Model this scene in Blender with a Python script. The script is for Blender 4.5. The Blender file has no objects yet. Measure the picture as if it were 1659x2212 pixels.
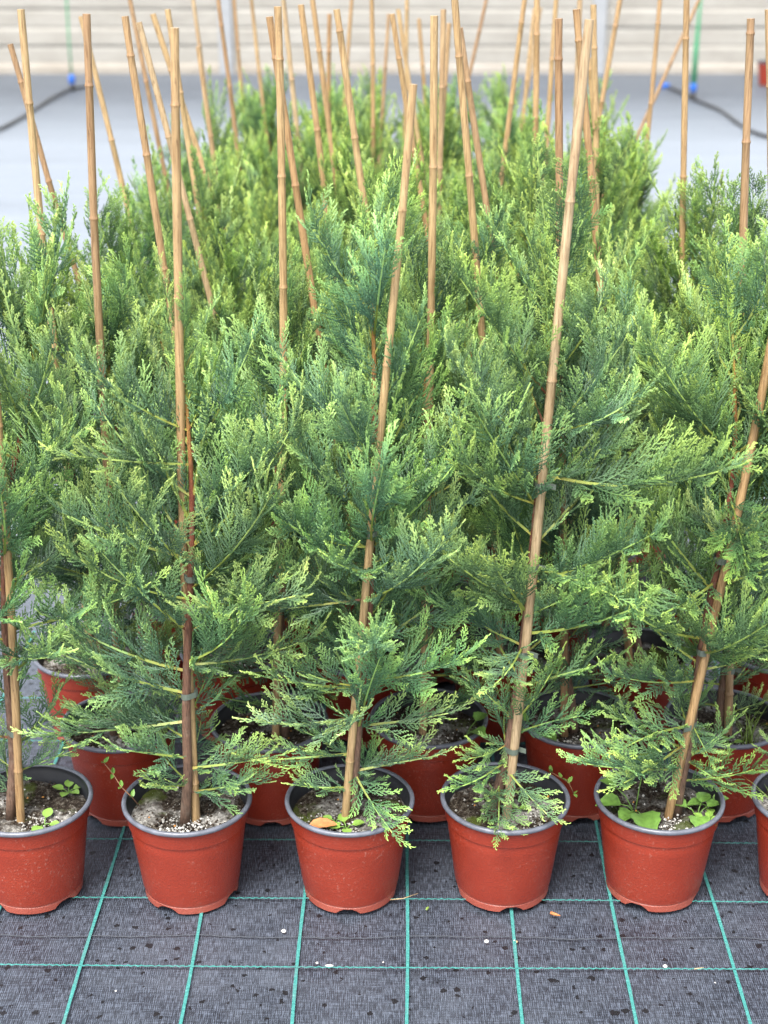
import bpy, math, random
import numpy as np
from mathutils import Vector, Matrix

R = math.radians
scene = bpy.context.scene
col = scene.collection

# ------------------------------------------------------------------ camera
PITCH = R(22.1); CAMH = 1.376; FPX = 3290.0; PW, PH = 1659.0, 2212.0
cam_d = bpy.data.cameras.new('camera'); cam = bpy.data.objects.new('camera', cam_d); col.objects.link(cam)
cam.location = (0, 0, CAMH); cam.rotation_euler = (math.pi/2 - PITCH, 0, 0)
cam_d.sensor_fit = 'VERTICAL'; cam_d.sensor_height = 36.0; cam_d.lens = 36.0*FPX/PH
cam_d.clip_start = 0.05; cam_d.clip_end = 500
cam_d.dof.use_dof = True; cam_d.dof.focus_distance = 2.12; cam_d.dof.aperture_fstop = 4.6
scene.camera = cam
scene.cycles.max_bounces = 5; scene.cycles.diffuse_bounces = 2; scene.cycles.glossy_bounces = 2; scene.cycles.transmission_bounces = 2
scene.render.resolution_x = 768; scene.render.resolution_y = 1024

# ------------------------------------------------------------------ sky, sun, exposure
SUN_EL, SUN_AZ = R(62), R(205)          # azimuth clockwise from +Y: behind the camera, to its left
world = bpy.data.worlds.new('World'); scene.world = world; world.use_nodes = True
wn = world.node_tree.nodes; wl = world.node_tree.links
sky = wn.new('ShaderNodeTexSky'); sky.sky_type = 'NISHITA'; sky.sun_disc = False
sky.sun_elevation = SUN_EL; sky.sun_rotation = SUN_AZ
sky.air_density = 1.0; sky.dust_density = 4.0; sky.ozone_density = 1.0
hs = wn.new('ShaderNodeHueSaturation'); hs.inputs['Saturation'].default_value = 0.35
wl.new(sky.outputs[0], hs.inputs['Color']); wl.new(hs.outputs[0], wn['Background'].inputs['Color'])
wn['Background'].inputs['Strength'].default_value = 0.115
sd = bpy.data.lights.new('sun', 'SUN'); sun = bpy.data.objects.new('sun', sd); col.objects.link(sun)
sd.energy = 1.5; sd.angle = R(24); sd.color = (1.0, 0.96, 0.9)
sdir = Vector((math.sin(SUN_AZ)*math.cos(SUN_EL), math.cos(SUN_AZ)*math.cos(SUN_EL), math.sin(SUN_EL)))
sun.rotation_euler = sdir.to_track_quat('Z', 'Y').to_euler()
vs = scene.view_settings
vs.view_transform = 'Standard'; vs.look = 'None'; vs.gamma = 1.0; vs.exposure = 1.78

# ------------------------------------------------------------------ measuring helpers
def ray(u, v):
    x = (u-PW/2)/FPX; y = -(v-PH/2)/FPX
    return np.array([x, math.cos(PITCH)+y*math.sin(PITCH), -math.sin(PITCH)+y*math.cos(PITCH)])
def at_z(u, v, z=0.0):
    d = ray(u, v); t = (z-CAMH)/d[2]; return np.array([0, 0, CAMH])+t*d
def at_y(u, v, Y):
    d = ray(u, v); return np.array([0, 0, CAMH])+d*(Y/d[1])
def to_px(P):
    x, y, z = P[0], P[1], P[2]-CAMH
    c = y*math.cos(PITCH)-z*math.sin(PITCH); h = y*math.sin(PITCH)+z*math.cos(PITCH)
    return PW/2+FPX*x/c, PH/2-FPX*h/c

# ------------------------------------------------------------------ materials
def new_mat(name):
    m = bpy.data.materials.new(name); m.use_nodes = True
    return m, m.node_tree.nodes, m.node_tree.links, m.node_tree.nodes['Principled BSDF']
def N(nodes, t, **kw):
    n = nodes.new(t)
    for k, v in kw.items():
        if k in n.inputs: n.inputs[k].default_value = v
        else: setattr(n, k, v)
    return n
def ramp(nodes, stops, interp='LINEAR'):
    r = nodes.new('ShaderNodeValToRGB'); e = r.color_ramp.elements; r.color_ramp.interpolation = interp
    while len(e) < len(stops): e.new(0.5)
    for i, (p, c) in enumerate(stops):
        e[i].position = p; e[i].color = (c[0], c[1], c[2], 1) if len(c) == 3 else c
    return r
def mixc(nodes, links, fac, a, b, mode='MIX'):
    m = nodes.new('ShaderNodeMix'); m.data_type = 'RGBA'; m.blend_type = mode
    for sock, val in ((m.inputs[0], fac), (m.inputs[6], a), (m.inputs[7], b)):
        if hasattr(val, 'links'): links.new(val, sock)
        elif isinstance(val, (int, float)): sock.default_value = val
        else: sock.default_value = (val[0], val[1], val[2], 1)
    return m.outputs[2]
def math_n(nodes, links, op, a, b=0.0):
    m = nodes.new('ShaderNodeMath'); m.operation = op
    for i, val in enumerate((a, b)):
        if hasattr(val, 'links'): links.new(val, m.inputs[i])
        else: m.inputs[i].default_value = val
    return m.outputs[0]
def bump(nodes, links, h, strength, dist, bsdf):
    b = nodes.new('ShaderNodeBump'); b.inputs['Strength'].default_value = strength; b.inputs['Distance'].default_value = dist
    links.new(h, b.inputs['Height']); links.new(b.outputs[0], bsdf.inputs['Normal'])
def coords(nodes, links, which='Object', scale=(1, 1, 1), rnd=False):
    tc = nodes.new('ShaderNodeTexCoord'); mp = nodes.new('ShaderNodeMapping'); mp.inputs['Scale'].default_value = scale
    links.new(tc.outputs[which], mp.inputs['Vector'])
    if rnd:
        oi = nodes.new('ShaderNodeObjectInfo'); cx = nodes.new('ShaderNodeCombineXYZ')
        s = math_n(nodes, links, 'MULTIPLY', oi.outputs['Random'], 37.0)
        links.new(s, cx.inputs[0]); links.new(s, cx.inputs[1]); links.new(cx.outputs[0], mp.inputs['Location'])
    return mp.outputs[0]
def noise(nodes, links, vec, scale, detail=4, rough=0.55):
    n = nodes.new('ShaderNodeTexNoise'); n.inputs['Scale'].default_value = scale
    n.inputs['Detail'].default_value = detail; n.inputs['Roughness'].default_value = rough
    links.new(vec, n.inputs['Vector']); return n.outputs['Fac']

# foliage: attribute 'leaf' = (youth, woodiness, random)
def foliage_mat():
    m, n, l, b = new_mat('cypress_foliage')
    at = n.new('ShaderNodeAttribute'); at.attribute_name = 'leaf'
    sp = n.new('ShaderNodeSeparateColor'); l.new(at.outputs['Color'], sp.inputs[0])
    leaf = ramp(n, [(0.0, (.038, .084, .050)), (.30, (.092, .182, .086)), (.65, (.190, .318, .100)), (1, (.36, .50, .135))])  # new growth paler; dark end lowered to paint shade into the inner foliage
    l.new(sp.outputs[0], leaf.inputs[0])
    wood = ramp(n, [(0.0, (.21, .29, .06)), (.35, (.29, .29, .06)), (.65, (.20, .075, .028)), (1, (.10, .040, .022))])
    l.new(sp.outputs[1], wood.inputs[0])
    wf = ramp(n, [(0.0, (0, 0, 0)), (.04, (1, 1, 1))]); l.new(sp.outputs[1], wf.inputs[0])
    oi = n.new('ShaderNodeObjectInfo')
    c = mixc(n, l, 1.0, leaf.outputs[0], oi.outputs['Color'], 'MULTIPLY')
    c = mixc(n, l, wf.outputs[0], c, wood.outputs[0])
    val = math_n(n, l, 'ADD', math_n(n, l, 'MULTIPLY', sp.outputs[2], .6), .70)
    c = mixc(n, l, 1.0, c, val, 'MULTIPLY')
    l.new(c, b.inputs['Base Color']); b.inputs['Roughness'].default_value = .48
    b.inputs['Specular IOR Level'].default_value = .45
    b.inputs['Subsurface Weight'].default_value = 0
    return m
M_LEAF = foliage_mat()

def pot_mat(name='terracotta_plastic'):
    m, n, l, b = new_mat(name)
    v = coords(n, l, 'Object', rnd=True)
    n1 = noise(n, l, v, 9, 5, .6); n2 = noise(n, l, v, 210, 3, .65); n3 = noise(n, l, v, 420, 2, .5)
    base = ramp(n, [(.3, (.245, .027, .013)), (.7, (.305, .039, .018))]); l.new(n1, base.inputs[0])
    dust = ramp(n, [(.46, (0, 0, 0)), (.66, (1, 1, 1))]); l.new(n1, dust.inputs[0])
    speck = ramp(n, [(.58, (0, 0, 0)), (.70, (1, 1, 1))]); l.new(n2, speck.inputs[0])
    d = math_n(n, l, 'MULTIPLY', dust.outputs[0], speck.outputs[0])
    d2 = math_n(n, l, 'MULTIPLY', d, .5)
    # scuffs: stretched marks
    vsx = coords(n, l, 'Object', (14, 14, 60), rnd=True); sc = noise(n, l, vsx, 1.6, 6, .7)
    scr = ramp(n, [(.70, (0, 0, 0)), (.80, (1, 1, 1))]); l.new(sc, scr.inputs[0])
    c = mixc(n, l, d2, base.outputs[0], (.48, .26, .21))
    c = mixc(n, l, math_n(n, l, 'MULTIPLY', scr.outputs[0], .35), c, (.46, .24, .19))
    # worn foot: paler edge in the bottom centimetre, where the pot is dragged
    tc = n.new('ShaderNodeTexCoord'); sx = n.new('ShaderNodeSeparateXYZ'); l.new(tc.outputs['Object'], sx.inputs[0])
    z1 = ramp(n, [(.0, (1, 1, 1)), (.013, (1, 1, 1)), (.016, (0, 0, 0))]); l.new(sx.outputs[2], z1.inputs[0])
    wr = math_n(n, l, 'MULTIPLY', z1.outputs[0], math_n(n, l, 'MULTIPLY', n1, .8))
    c = mixc(n, l, wr, c, (.42, .15, .11))
    l.new(c, b.inputs['Base Color'])
    rg = ramp(n, [(.35, (.28, .28, .28)), (.7, (.48, .48, .48))]); l.new(n2, rg.inputs[0]); l.new(rg.outputs[0], b.inputs['Roughness'])
    bump(n, l, math_n(n, l, 'ADD', n3, math_n(n, l, 'MULTIPLY', n2, 1.5)), .35, .0012, b)
    return m
M_POT = pot_mat()

def simple(name, rgb, rough=.5, var=.15, scale=60, spec=.5, bmp=0.0, rnd=True):
    m, n, l, b = new_mat(name); v = coords(n, l, 'Object', rnd=rnd); f = noise(n, l, v, scale, 4, .6)
    r = ramp(n, [(.25, [x*(1-var) for x in rgb]), (.75, [min(1, x*(1+var)) for x in rgb])]); l.new(f, r.inputs[0])
    l.new(r.outputs[0], b.inputs['Base Color']); b.inputs['Roughness'].default_value = rough
    b.inputs['Specular IOR Level'].default_value = spec
    if bmp: bump(n, l, f, bmp, .002, b)
    return m
M_RIM = simple('grey_rim_plastic', (.12, .13, .16), .36, .35, 50, .6, .1)
M_LINER = simple('black_pot_liner', (.016, .017, .021), .45, .3, 40)
M_TIE = simple('grey_green_tie', (.13, .16, .13), .35, .15, 80)
M_WEED = simple('weed_leaf', (.15, .29, .055), .42, .4, 110, .5, .25)
M_WEED2 = simple('seedling_leaf', (.22, .38, .07), .45, .2, 60)
M_STEM = simple('weed_stem', (.30, .15, .08), .6, .2, 60)
M_GRASS = simple('grass_blade', (.20, .30, .06), .5, .25, 50)
M_DRY = simple('dry_leaf', (.50, .20, .075), .7, .35, 90, .3, .4)
M_PERL = simple('perlite_white', (.72, .70, .66), .85, .12, 300, .2)
M_BEAD = simple('fertiliser_bead', (.62, .27, .05), .35, .2, 40)
M_STRAW = simple('dry_straw', (.45, .33, .18), .7, .3, 90)
M_HOSE = simple('black_hose', (.012, .012, .014), .30, .2, 30, .6)
M_BLUE = simple('blue_fitting', (.015, .12, .50), .4, .1, 30)
M_GREENP = simple('green_riser', (.03, .30, .13), .4, .1, 30)

def soil_mat():
    m, n, l, b = new_mat('potting_soil'); v = coords(n, l, 'Object', rnd=True)
    n1 = noise(n, l, v, 170, 6, .7); n2 = noise(n, l, v, 22, 4, .6); n3 = noise(n, l, v, 16, 3, .5)
    r = ramp(n, [(.32, (.010, .008, .006)), (.5, (.045, .034, .026)), (.62, (.17, .15, .12)), (.75, (.50, .48, .44))]); l.new(n1, r.inputs[0])
    crust = ramp(n, [(.48, (0, 0, 0)), (.66, (1, 1, 1))]); l.new(n2, crust.inputs[0])
    cc = ramp(n, [(.3, (.10, .09, .075)), (.6, (.62, .605, .57))]); l.new(n1, cc.inputs[0])
    c = mixc(n, l, math_n(n, l, 'MULTIPLY', crust.outputs[0], .85), r.outputs[0], cc.outputs[0])
    mo = ramp(n, [(.57, (0, 0, 0)), (.66, (1, 1, 1))]); l.new(n3, mo.inputs[0])
    c = mixc(n, l, math_n(n, l, 'MULTIPLY', mo.outputs[0], .8), c, (.075, .10, .018))
    l.new(c, b.inputs['Base Color']); b.inputs['Roughness'].default_value = .95; b.inputs['Specular IOR Level'].default_value = .1
    bump(n, l, n1, .9, .006, b)
    return m
M_SOIL = soil_mat()

def bark_mat():
    m, n, l, b = new_mat('cypress_bark')
    at = n.new('ShaderNodeAttribute'); at.attribute_name = 'age'
    v = coords(n, l, 'Object', (1, 1, .18), rnd=True); n1 = noise(n, l, v, 420, 4, .65); n2 = noise(n, l, coords(n, l, 'Object', rnd=True), 60, 3)
    r = ramp(n, [(0, (.20, .125, .085)), (.4, (.16, .075, .045)), (.72, (.22, .060, .030)), (.9, (.42, .24, .06)), (1, (.24, .32, .07))]); l.new(at.outputs['Fac'], r.inputs[0])
    k = ramp(n, [(.3, (.45, .45, .45)), (.65, (1.15, 1.15, 1.15))]); l.new(n1, k.inputs[0])
    c = mixc(n, l, 1.0, r.outputs[0], k.outputs[0], 'MULTIPLY')
    g = ramp(n, [(.55, (0, 0, 0)), (.7, (1, 1, 1))]); l.new(n2, g.inputs[0])
    c = mixc(n, l, math_n(n, l, 'MULTIPLY', g.outputs[0], .35), c, (.24, .20, .15))
    l.new(c, b.inputs['Base Color']); b.inputs['Roughness'].default_value = .8
    bump(n, l, n1, .8, .003, b)
    return m
M_BARK = bark_mat()

def cane_mat():
    m, n, l, b = new_mat('bamboo')
    v = coords(n, l, 'Object', (1, 1, .05), rnd=True); n1 = noise(n, l, v, 500, 4, .6)
    n2 = noise(n, l, coords(n, l, 'Object', (1, 1, .3), rnd=True), 26, 5, .65); n3 = noise(n, l, coords(n, l, 'Object', (1, 1, .25), rnd=True), 240, 4, .7)
    oi = n.new('ShaderNodeObjectInfo')
    a = ramp(n, [(0, (.44, .29, .14)), (.3, (.50, .36, .19)), (.6, (.40, .25, .12)), (.8, (.50, .38, .235)), (1, (.34, .21, .11))]); l.new(oi.outputs['Random'], a.inputs[0])
    s = ramp(n, [(.34, (.55, .50, .44)), (.5, (.95, .93, .90)), (.62, (1.12, 1.10, 1.06))]); l.new(n1, s.inputs[0])
    c = mixc(n, l, 1.0, a.outputs[0], s.outputs[0], 'MULTIPLY')
    d = ramp(n, [(.50, (0, 0, 0)), (.72, (1, 1, 1))]); l.new(n2, d.inputs[0])
    c = mixc(n, l, math_n(n, l, 'MULTIPLY', d.outputs[0], .45), c, (.25, .13, .055))
    k = ramp(n, [(.62, (0, 0, 0)), (.69, (1, 1, 1))]); l.new(n3, k.inputs[0])
    c = mixc(n, l, math_n(n, l, 'MULTIPLY', k.outputs[0], .6), c, (.10, .055, .03))
    at = n.new('ShaderNodeAttribute'); at.attribute_name = 'node'
    c = mixc(n, l, math_n(n, l, 'MULTIPLY', at.outputs['Fac'], .55), c, (.22, .115, .05))
    l.new(c, b.inputs['Base Color']); b.inputs['Roughness'].default_value = .42
    bump(n, l, n1, .25, .001, b)
    return m
M_CANE = cane_mat()

def fabric_mat():
    m, n, l, b = new_mat('woven_ground_fabric')
    o = coords(n, l, 'Object')
    rib = noise(n, l, coords(n, l, 'Object', (640, 60, 1)), 1, 2, .6)
    weft = noise(n, l, coords(n, l, 'Object', (40, 560, 1)), 1, 2, .6)
    big = noise(n, l, coords(n, l, 'Object', (1, 1.7, 1)), 2.3, 6, .62); mid = noise(n, l, o, 17, 5, .65)
    r = ramp(n, [(.38, (.005, .0065, .011)), (.5, (.023, .029, .042)), (.62, (.098, .118, .158))])
    wvt = n.new('ShaderNodeTexWave'); wvt.bands_direction = 'X'; wvt.inputs['Scale'].default_value = 115; wvt.inputs['Distortion'].default_value = 1.2; wvt.inputs['Detail'].default_value = 1.0; wvt.inputs['Detail Scale'].default_value = 2.0
    l.new(o, wvt.inputs['Vector'])
    rb2 = math_n(n, l, 'ADD', math_n(n, l, 'MULTIPLY', rib, .62), math_n(n, l, 'MULTIPLY', wvt.outputs['Fac'], .10))
    f = math_n(n, l, 'ADD', math_n(n, l, 'SUBTRACT', rb2, .05), math_n(n, l, 'MULTIPLY', weft, .38)); l.new(f, r.inputs[0])
    dust = ramp(n, [(.42, (0, 0, 0)), (.72, (1, 1, 1))])
    l.new(math_n(n, l, 'ADD', math_n(n, l, 'MULTIPLY', big, .65), math_n(n, l, 'MULTIPLY', mid, .35)), dust.inputs[0])
    df = math_n(n, l, 'MULTIPLY', dust.outputs[0], math_n(n, l, 'ADD', math_n(n, l, 'MULTIPLY', rib, .5), .18))
    c = mixc(n, l, df, r.outputs[0], (.115, .132, .165))
    # aisle beyond the block: sky sheen painted into the colour, along with trodden dust
    sx = n.new('ShaderNodeSeparateXYZ'); l.new(o, sx.inputs[0])
    ai = n.new('ShaderNodeMapRange'); ai.inputs[1].default_value = 2.3; ai.inputs[2].default_value = 4.2; l.new(sx.outputs[1], ai.inputs[0])
    ai2 = n.new('ShaderNodeMapRange'); ai2.inputs[1].default_value = 11.6; ai2.inputs[2].default_value = 9.2; l.new(sx.outputs[1], ai2.inputs[0])
    streak = noise(n, l, coords(n, l, 'Object', (.5, 5, 1)), 1.5, 5, .6)
    af = math_n(n, l, 'MULTIPLY', math_n(n, l, 'MULTIPLY', ai.outputs[0], ai2.outputs[0]), math_n(n, l, 'ADD', math_n(n, l, 'MULTIPLY', streak, .6), .35))
    c = mixc(n, l, af, c, (.27, .305, .35))
    # water drops
    vo = n.new('ShaderNodeTexVoronoi'); vo.inputs['Scale'].default_value = 44
    wv = n.new('ShaderNodeVectorMath'); wv.operation = 'ADD'; l.new(o, wv.inputs[0])
    wn_ = n.new('ShaderNodeTexNoise'); wn_.inputs['Scale'].default_value = 140; l.new(o, wn_.inputs['Vector'])
    wm = n.new('ShaderNodeVectorMath'); wm.operation = 'SCALE'; wm.inputs[3].default_value = .010; l.new(wn_.outputs['Color'], wm.inputs[0]); l.new(wm.outputs[0], wv.inputs[1])
    l.new(wv.outputs[0], vo.inputs['Vector'])
    sc = n.new('ShaderNodeSeparateColor'); l.new(vo.outputs['Color'], sc.inputs[0])
    rad = math_n(n, l, 'MULTIPLY', math_n(n, l, 'GREATER_THAN', sc.outputs[0], .12), math_n(n, l, 'ADD', math_n(n, l, 'MULTIPLY', sc.outputs[1], .14), .09))
    drop = math_n(n, l, 'LESS_THAN', vo.outputs['Distance'], rad)
    near = math_n(n, l, 'LESS_THAN', sx.outputs[1], 2.6)
    drop = math_n(n, l, 'MULTIPLY', drop, near)
    c = mixc(n, l, math_n(n, l, 'MULTIPLY', drop, .93), c, (.003, .0035, .005))
    l.new(math_n(n, l, 'SUBTRACT', .26, math_n(n, l, 'MULTIPLY', drop, .3)), b.inputs['Sheen Weight'])
    l.new(c, b.inputs['Base Color'])
    rr = math_n(n, l, 'ADD', math_n(n, l, 'MULTIPLY', mid, .25), .38); l.new(rr, b.inputs['Roughness'])
    b.inputs['Specular IOR Level'].default_value = .6
    b.inputs['Sheen Roughness'].default_value = .35; b.inputs['Sheen Tint'].default_value = (.82, .92, 1, 1)
    bump(n, l, math_n(n, l, 'ADD', f, math_n(n, l, 'MULTIPLY', mid, 2.0)), .5, .0015, b)
    return m
M_FABRIC = fabric_mat()

def line_mat():
    m, n, l, b = new_mat('mint_marker_thread')
    v = coords(n, l, 'Object', (300, 300, 1)); f = noise(n, l, v, 1, 2); f2 = noise(n, l, coords(n, l, 'Object'), 30, 4)
    r = ramp(n, [(.25, (.022, .15, .14)), (.6, (.060, .27, .25)), (.8, (.16, .40, .37))]); l.new(f, r.inputs[0])
    d = ramp(n, [(.5, (0, 0, 0)), (.72, (1, 1, 1))]); l.new(f2, d.inputs[0])
    c = mixc(n, l, math_n(n, l, 'MULTIPLY', d.outputs[0], .5), r.outputs[0], (.10, .17, .17))
    l.new(c, b.inputs['Base Color']); b.inputs['Roughness'].default_value = .5
    return m
M_LINE = line_mat()

def concrete_mat(name, a, b_, c_):
    m, n, l, b = new_mat(name); v = coords(n, l, 'Object', rnd=True)
    n1 = noise(n, l, coords(n, l, 'Object', (1, 1, 2.5), rnd=True), 2.2, 6, .65); n2 = noise(n, l, v, 60, 4, .7)
    r = ramp(n, [(.28, a), (.5, b_), (.72, c_)]); l.new(math_n(n, l, 'ADD', math_n(n, l, 'MULTIPLY', n1, .75), math_n(n, l, 'MULTIPLY', n2, .25)), r.inputs[0])
    l.new(r.outputs[0], b.inputs['Base Color']); b.inputs['Roughness'].default_value = .9; b.inputs['Specular IOR Level'].default_value = .2
    bump(n, l, n2, .5, .006, b); return m
M_BOARD = concrete_mat('concrete_board', (.27, .255, .225), (.35, .335, .30), (.42, .405, .37))
M_PLINTH = concrete_mat('concrete_plinth', (.27, .24, .20), (.35, .32, .275), (.43, .40, .36))
M_POST = concrete_mat('concrete_post', (.27, .285, .30), (.33, .345, .36), (.39, .40, .41))

# ------------------------------------------------------------------ mesh helpers
def mesh_np(name, V, F, mats, attrs=None, smooth=True, mat_idx=None):
    V = np.asarray(V, np.float32); me = bpy.data.meshes.new(name)
    if isinstance(F, np.ndarray):
        k = F.shape[1]; nf = len(F)
        me.vertices.add(len(V)); me.vertices.foreach_set('co', V.ravel())
        me.loops.add(nf*k); me.loops.foreach_set('vertex_index', F.ravel().astype(np.int32))
        me.polygons.add(nf); me.polygons.foreach_set('loop_start', (np.arange(nf)*k).astype(np.int32))
        me.update(calc_edges=True)
    else:
        me.from_pydata(V.tolist(), [], F); me.update()
    for mt in (mats if isinstance(mats, (list, tuple)) else [mats]): me.materials.append(mt)
    if mat_idx is not None: me.polygons.foreach_set('material_index', np.asarray(mat_idx, np.int32))
    me.polygons.foreach_set('use_smooth', np.full(len(me.polygons), smooth, bool))
    for an, (kind, data) in (attrs or {}).items():
        if kind == 'c':
            a = me.attributes.new(an, 'FLOAT_COLOR', 'POINT'); a.data.foreach_set('color', np.asarray(data, np.float32).ravel())
        else:
            a = me.attributes.new(an, 'FLOAT', 'POINT'); a.data.foreach_set('value', np.asarray(data, np.float32).ravel())
    return me

class MB:
    def __init__(s): s.v = []; s.f = []; s.a = []
    def tube(s, pts, rad, n=8, att=None, cap=True):
        pts = [Vector(p) for p in pts]; b0 = len(s.v); up = Vector((0.3, 1, 0.1))
        if isinstance(rad, (int, float)): rad = [rad]*len(pts)
        for i, p in enumerate(pts):
            t = (pts[min(i+1, len(pts)-1)]-pts[max(i-1, 0)]).normalized()
            x = t.cross(up)
            if x.length < 1e-4: x = t.cross(Vector((1, 0, 0)))
            x.normalize(); y = t.cross(x)
            for k in range(n):
                a = 2*math.pi*k/n; q = p+(x*math.cos(a)+y*math.sin(a))*rad[i]
                s.v.append(tuple(q)); s.a.append(att[i] if att else 0.0)
        for i in range(len(pts)-1):
            for k in range(n):
                a = b0+i*n+k; b = b0+i*n+(k+1) % n; s.f.append((a, b, b+n, a+n))
        if cap:
            s.f.append(tuple(b0+k for k in range(n))[::-1]); e = b0+(len(pts)-1)*n; s.f.append(tuple(e+k for k in range(n)))
        return s
    def lathe(s, prof, n=56, fz=None):
        b0 = len(s.v)
        for j, (r, z) in enumerate(prof):
            for k in range(n):
                a = 2*math.pi*k/n; zz = fz(j, a, z) if fz else z
                s.v.append((r*math.cos(a), r*math.sin(a), zz)); s.a.append(0.0)
        for j in range(len(prof)-1):
            for k in range(n):
                a = b0+j*n+k; b = b0+j*n+(k+1) % n; s.f.append((a, b, b+n, a+n))
        return s
    def box(s, x0, x1, y0, y1, z0, z1):
        b = len(s.v)
        s.v += [(x0, y0, z0), (x1, y0, z0), (x1, y1, z0), (x0, y1, z0), (x0, y0, z1), (x1, y0, z1), (x1, y1, z1), (x0, y1, z1)]; s.a += [0]*8
        s.f += [tuple(b+i for i in q) for q in ((0, 3, 2, 1), (4, 5, 6, 7), (0, 1, 5, 4), (1, 2, 6, 5), (2, 3, 7, 6), (3, 0, 4, 7))]
        return s
    def add(s, V, F):
        b = len(s.v); s.v += [tuple(x) for x in V]; s.a += [0]*len(V); s.f += [tuple(b+i for i in q) for q in F]; return s
    def mesh(s, name, mat, smooth=True, att=None):
        return mesh_np(name, s.v, s.f, mat, {att: ('f', s.a)} if att else None, smooth)

def link(name, me, parent=None, loc=(0, 0, 0), rot=(0, 0, 0), scale=(1, 1, 1)):
    o = bpy.data.objects.new(name, me); col.objects.link(o); o.location = loc; o.rotation_euler = rot; o.scale = scale
    if parent is not None: o.parent = parent
    return o
def tag(o, label=None, cat=None, group=None, kind=None):
    for k, v in (('label', label), ('category', cat), ('group', group), ('kind', kind)):
        if v: o[k] = v
    return o
def auto_sharp(me, ang=40):
    me.set_sharp_from_angle(angle=R(ang))

# ------------------------------------------------------------------ ground and marker lines
def ground():
    xs = np.concatenate([np.linspace(-60, -3, 12), np.linspace(-2.4, 2.4, 70), np.linspace(3, 60, 12)])
    ys = np.concatenate([np.linspace(-40, .5, 10), np.linspace(.8, 5, 90), np.linspace(5.3, 14, 30), np.linspace(18, 90, 8)])
    X, Y = np.meshgrid(xs, ys); rng = np.random.default_rng(3)
    Z = np.zeros_like(X)
    for _ in range(10):
        kx, ky, ph = rng.uniform(-6, 6), rng.uniform(2, 9), rng.uniform(0, 6.28)
        Z += .0006*np.sin(kx*X+ky*Y+ph)
    Z += np.where(Y > 4.6, .004*np.sin(9*Y+1.5*np.sin(.8*X))*np.clip((Y-4.6), 0, 1), 0)
    Z -= .006
    V = np.stack([X, Y, Z], -1).reshape(-1, 3); nx, ny = len(xs), len(ys)
    i = np.arange(ny-1)[:, None]*nx+np.arange(nx-1)[None, :]; i = i.ravel()
    F = np.stack([i, i+1, i+nx+1, i+nx], 1)
    g = link('ground', mesh_np('ground', V, F, M_FABRIC)); tag(g, 'dark woven weed-control fabric ground with mint grid threads', 'ground', kind='structure')
    rng = random.Random(5); sl = .012
    for k in range(-11, 12):
        mb = MB(); x0 = .0322+.1497*k; ph = rng.uniform(0, 6); pts = []
        for j in range(61):
            y = 1.0+1.75*j/60; x = x0+sl*(y-1.714)+.0022*math.sin(3.1*y+ph)+.0010*math.sin(11*y+ph*2)
            w = .0023*(1+.10*math.sin(140*y)); pts.append((x-w, y)); pts.append((x+w, y))
        mb.v = [(a, b, .0015) for a, b in pts]; mb.a = [0]*len(pts); mb.f = [(2*j, 2*j+1, 2*j+3, 2*j+2) for j in range(60)]
        link('marker_line', mb.mesh('marker_line', M_LINE), g)
    for k in range(-4, 6):
        mb = MB(); y0 = 1.714+.150*k; ph = rng.uniform(0, 6); pts = []; n = 720
        for j in range(n+1):
            x = -1.7+3.4*j/n; y = y0-.012*x+.003*math.sin(2.3*x+ph)+.0011*math.sin(x*700+2*math.sin(60*x))
            w = .00125*(1+.25*math.sin(x*900)); pts.append((x, y-w)); pts.append((x, y+w))
        mb.v = [(a, b, .0025) for a, b in pts]; mb.a = [0]*len(pts); mb.f = [(2*j, 2*j+2, 2*j+3, 2*j+1) for j in range(n)]
        link('marker_line', mb.mesh('marker_line', M_LINE), g)
    # a sewn seam: a pale, slightly ragged ridge in the cloth
    mb = MB(); pts = []
    for j in range(500):
        x = -1.6+3.2*j/499; pts.append((x, 1.782-.02*x+.006*math.sin(3*x)+.0022*math.sin(17*x)+.0014*math.sin(41*x)+.0006*math.sin(300*x), -.001+.0006*math.sin(90*x)))
    mb.tube(pts, .0008, 5); link('seam', mb.mesh('seam', simple('seam_thread', (.045, .052, .066), .6, .3, 200)), g)
    return g
GROUND = ground()

# ------------------------------------------------------------------ concrete wall
def wall():
    w = bpy.data.objects.new('concrete_wall', None); col.objects.link(w); w.location = (0, 13.05, 0)
    tag(w, 'pale concrete boundary wall of stacked chamfered boards between posts', 'wall')
    bay = 3.06; first = -1.30; hgt = .145; rng = random.Random(8)
    xs = [first+bay*k for k in range(-6, 8)]
    pm = MB(); pm.box(-.055, .055, -.035, .12, -.2, 2.45); pmesh = pm.mesh('post', M_POST, False)
    for x in xs: link('post', pmesh, w, (x, 0, 0))
    def board(h, ch, mat, name):
        L = bay-.116; n = 24; mb = MB(); prof = [(0.0, 0.0), (0.0, h-ch), (.012, h), (.10, h), (.10, 0)]
        for j in range(n+1):
            x = -L/2+L*j/n
            for (y, z) in prof: mb.v.append((x, y, z)); mb.a.append(0)
        for j in range(n):
            for k in range(5):
                a = j*5+k; b = j*5+(k+1) % 5; mb.f.append((a, a+5, b+5, b))
        mb.f.append((0, 1, 2, 3, 4)); mb.f.append(tuple(n*5+k for k in (4, 3, 2, 1, 0)))
        return mb.mesh(name, mat, False)
    bm_ = board(hgt-.002, .036, M_BOARD, 'board'); pl = board(.098, .03, M_PLINTH, 'plinth')
    for x in xs[:-1]:
        cx = x+bay/2
        link('plinth', pl, w, (cx, -.012, -.02))
        for k in range(15): link('board', bm_, w, (cx, rng.uniform(-.004, .004), .080+hgt*k))
    return w
wall()

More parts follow.
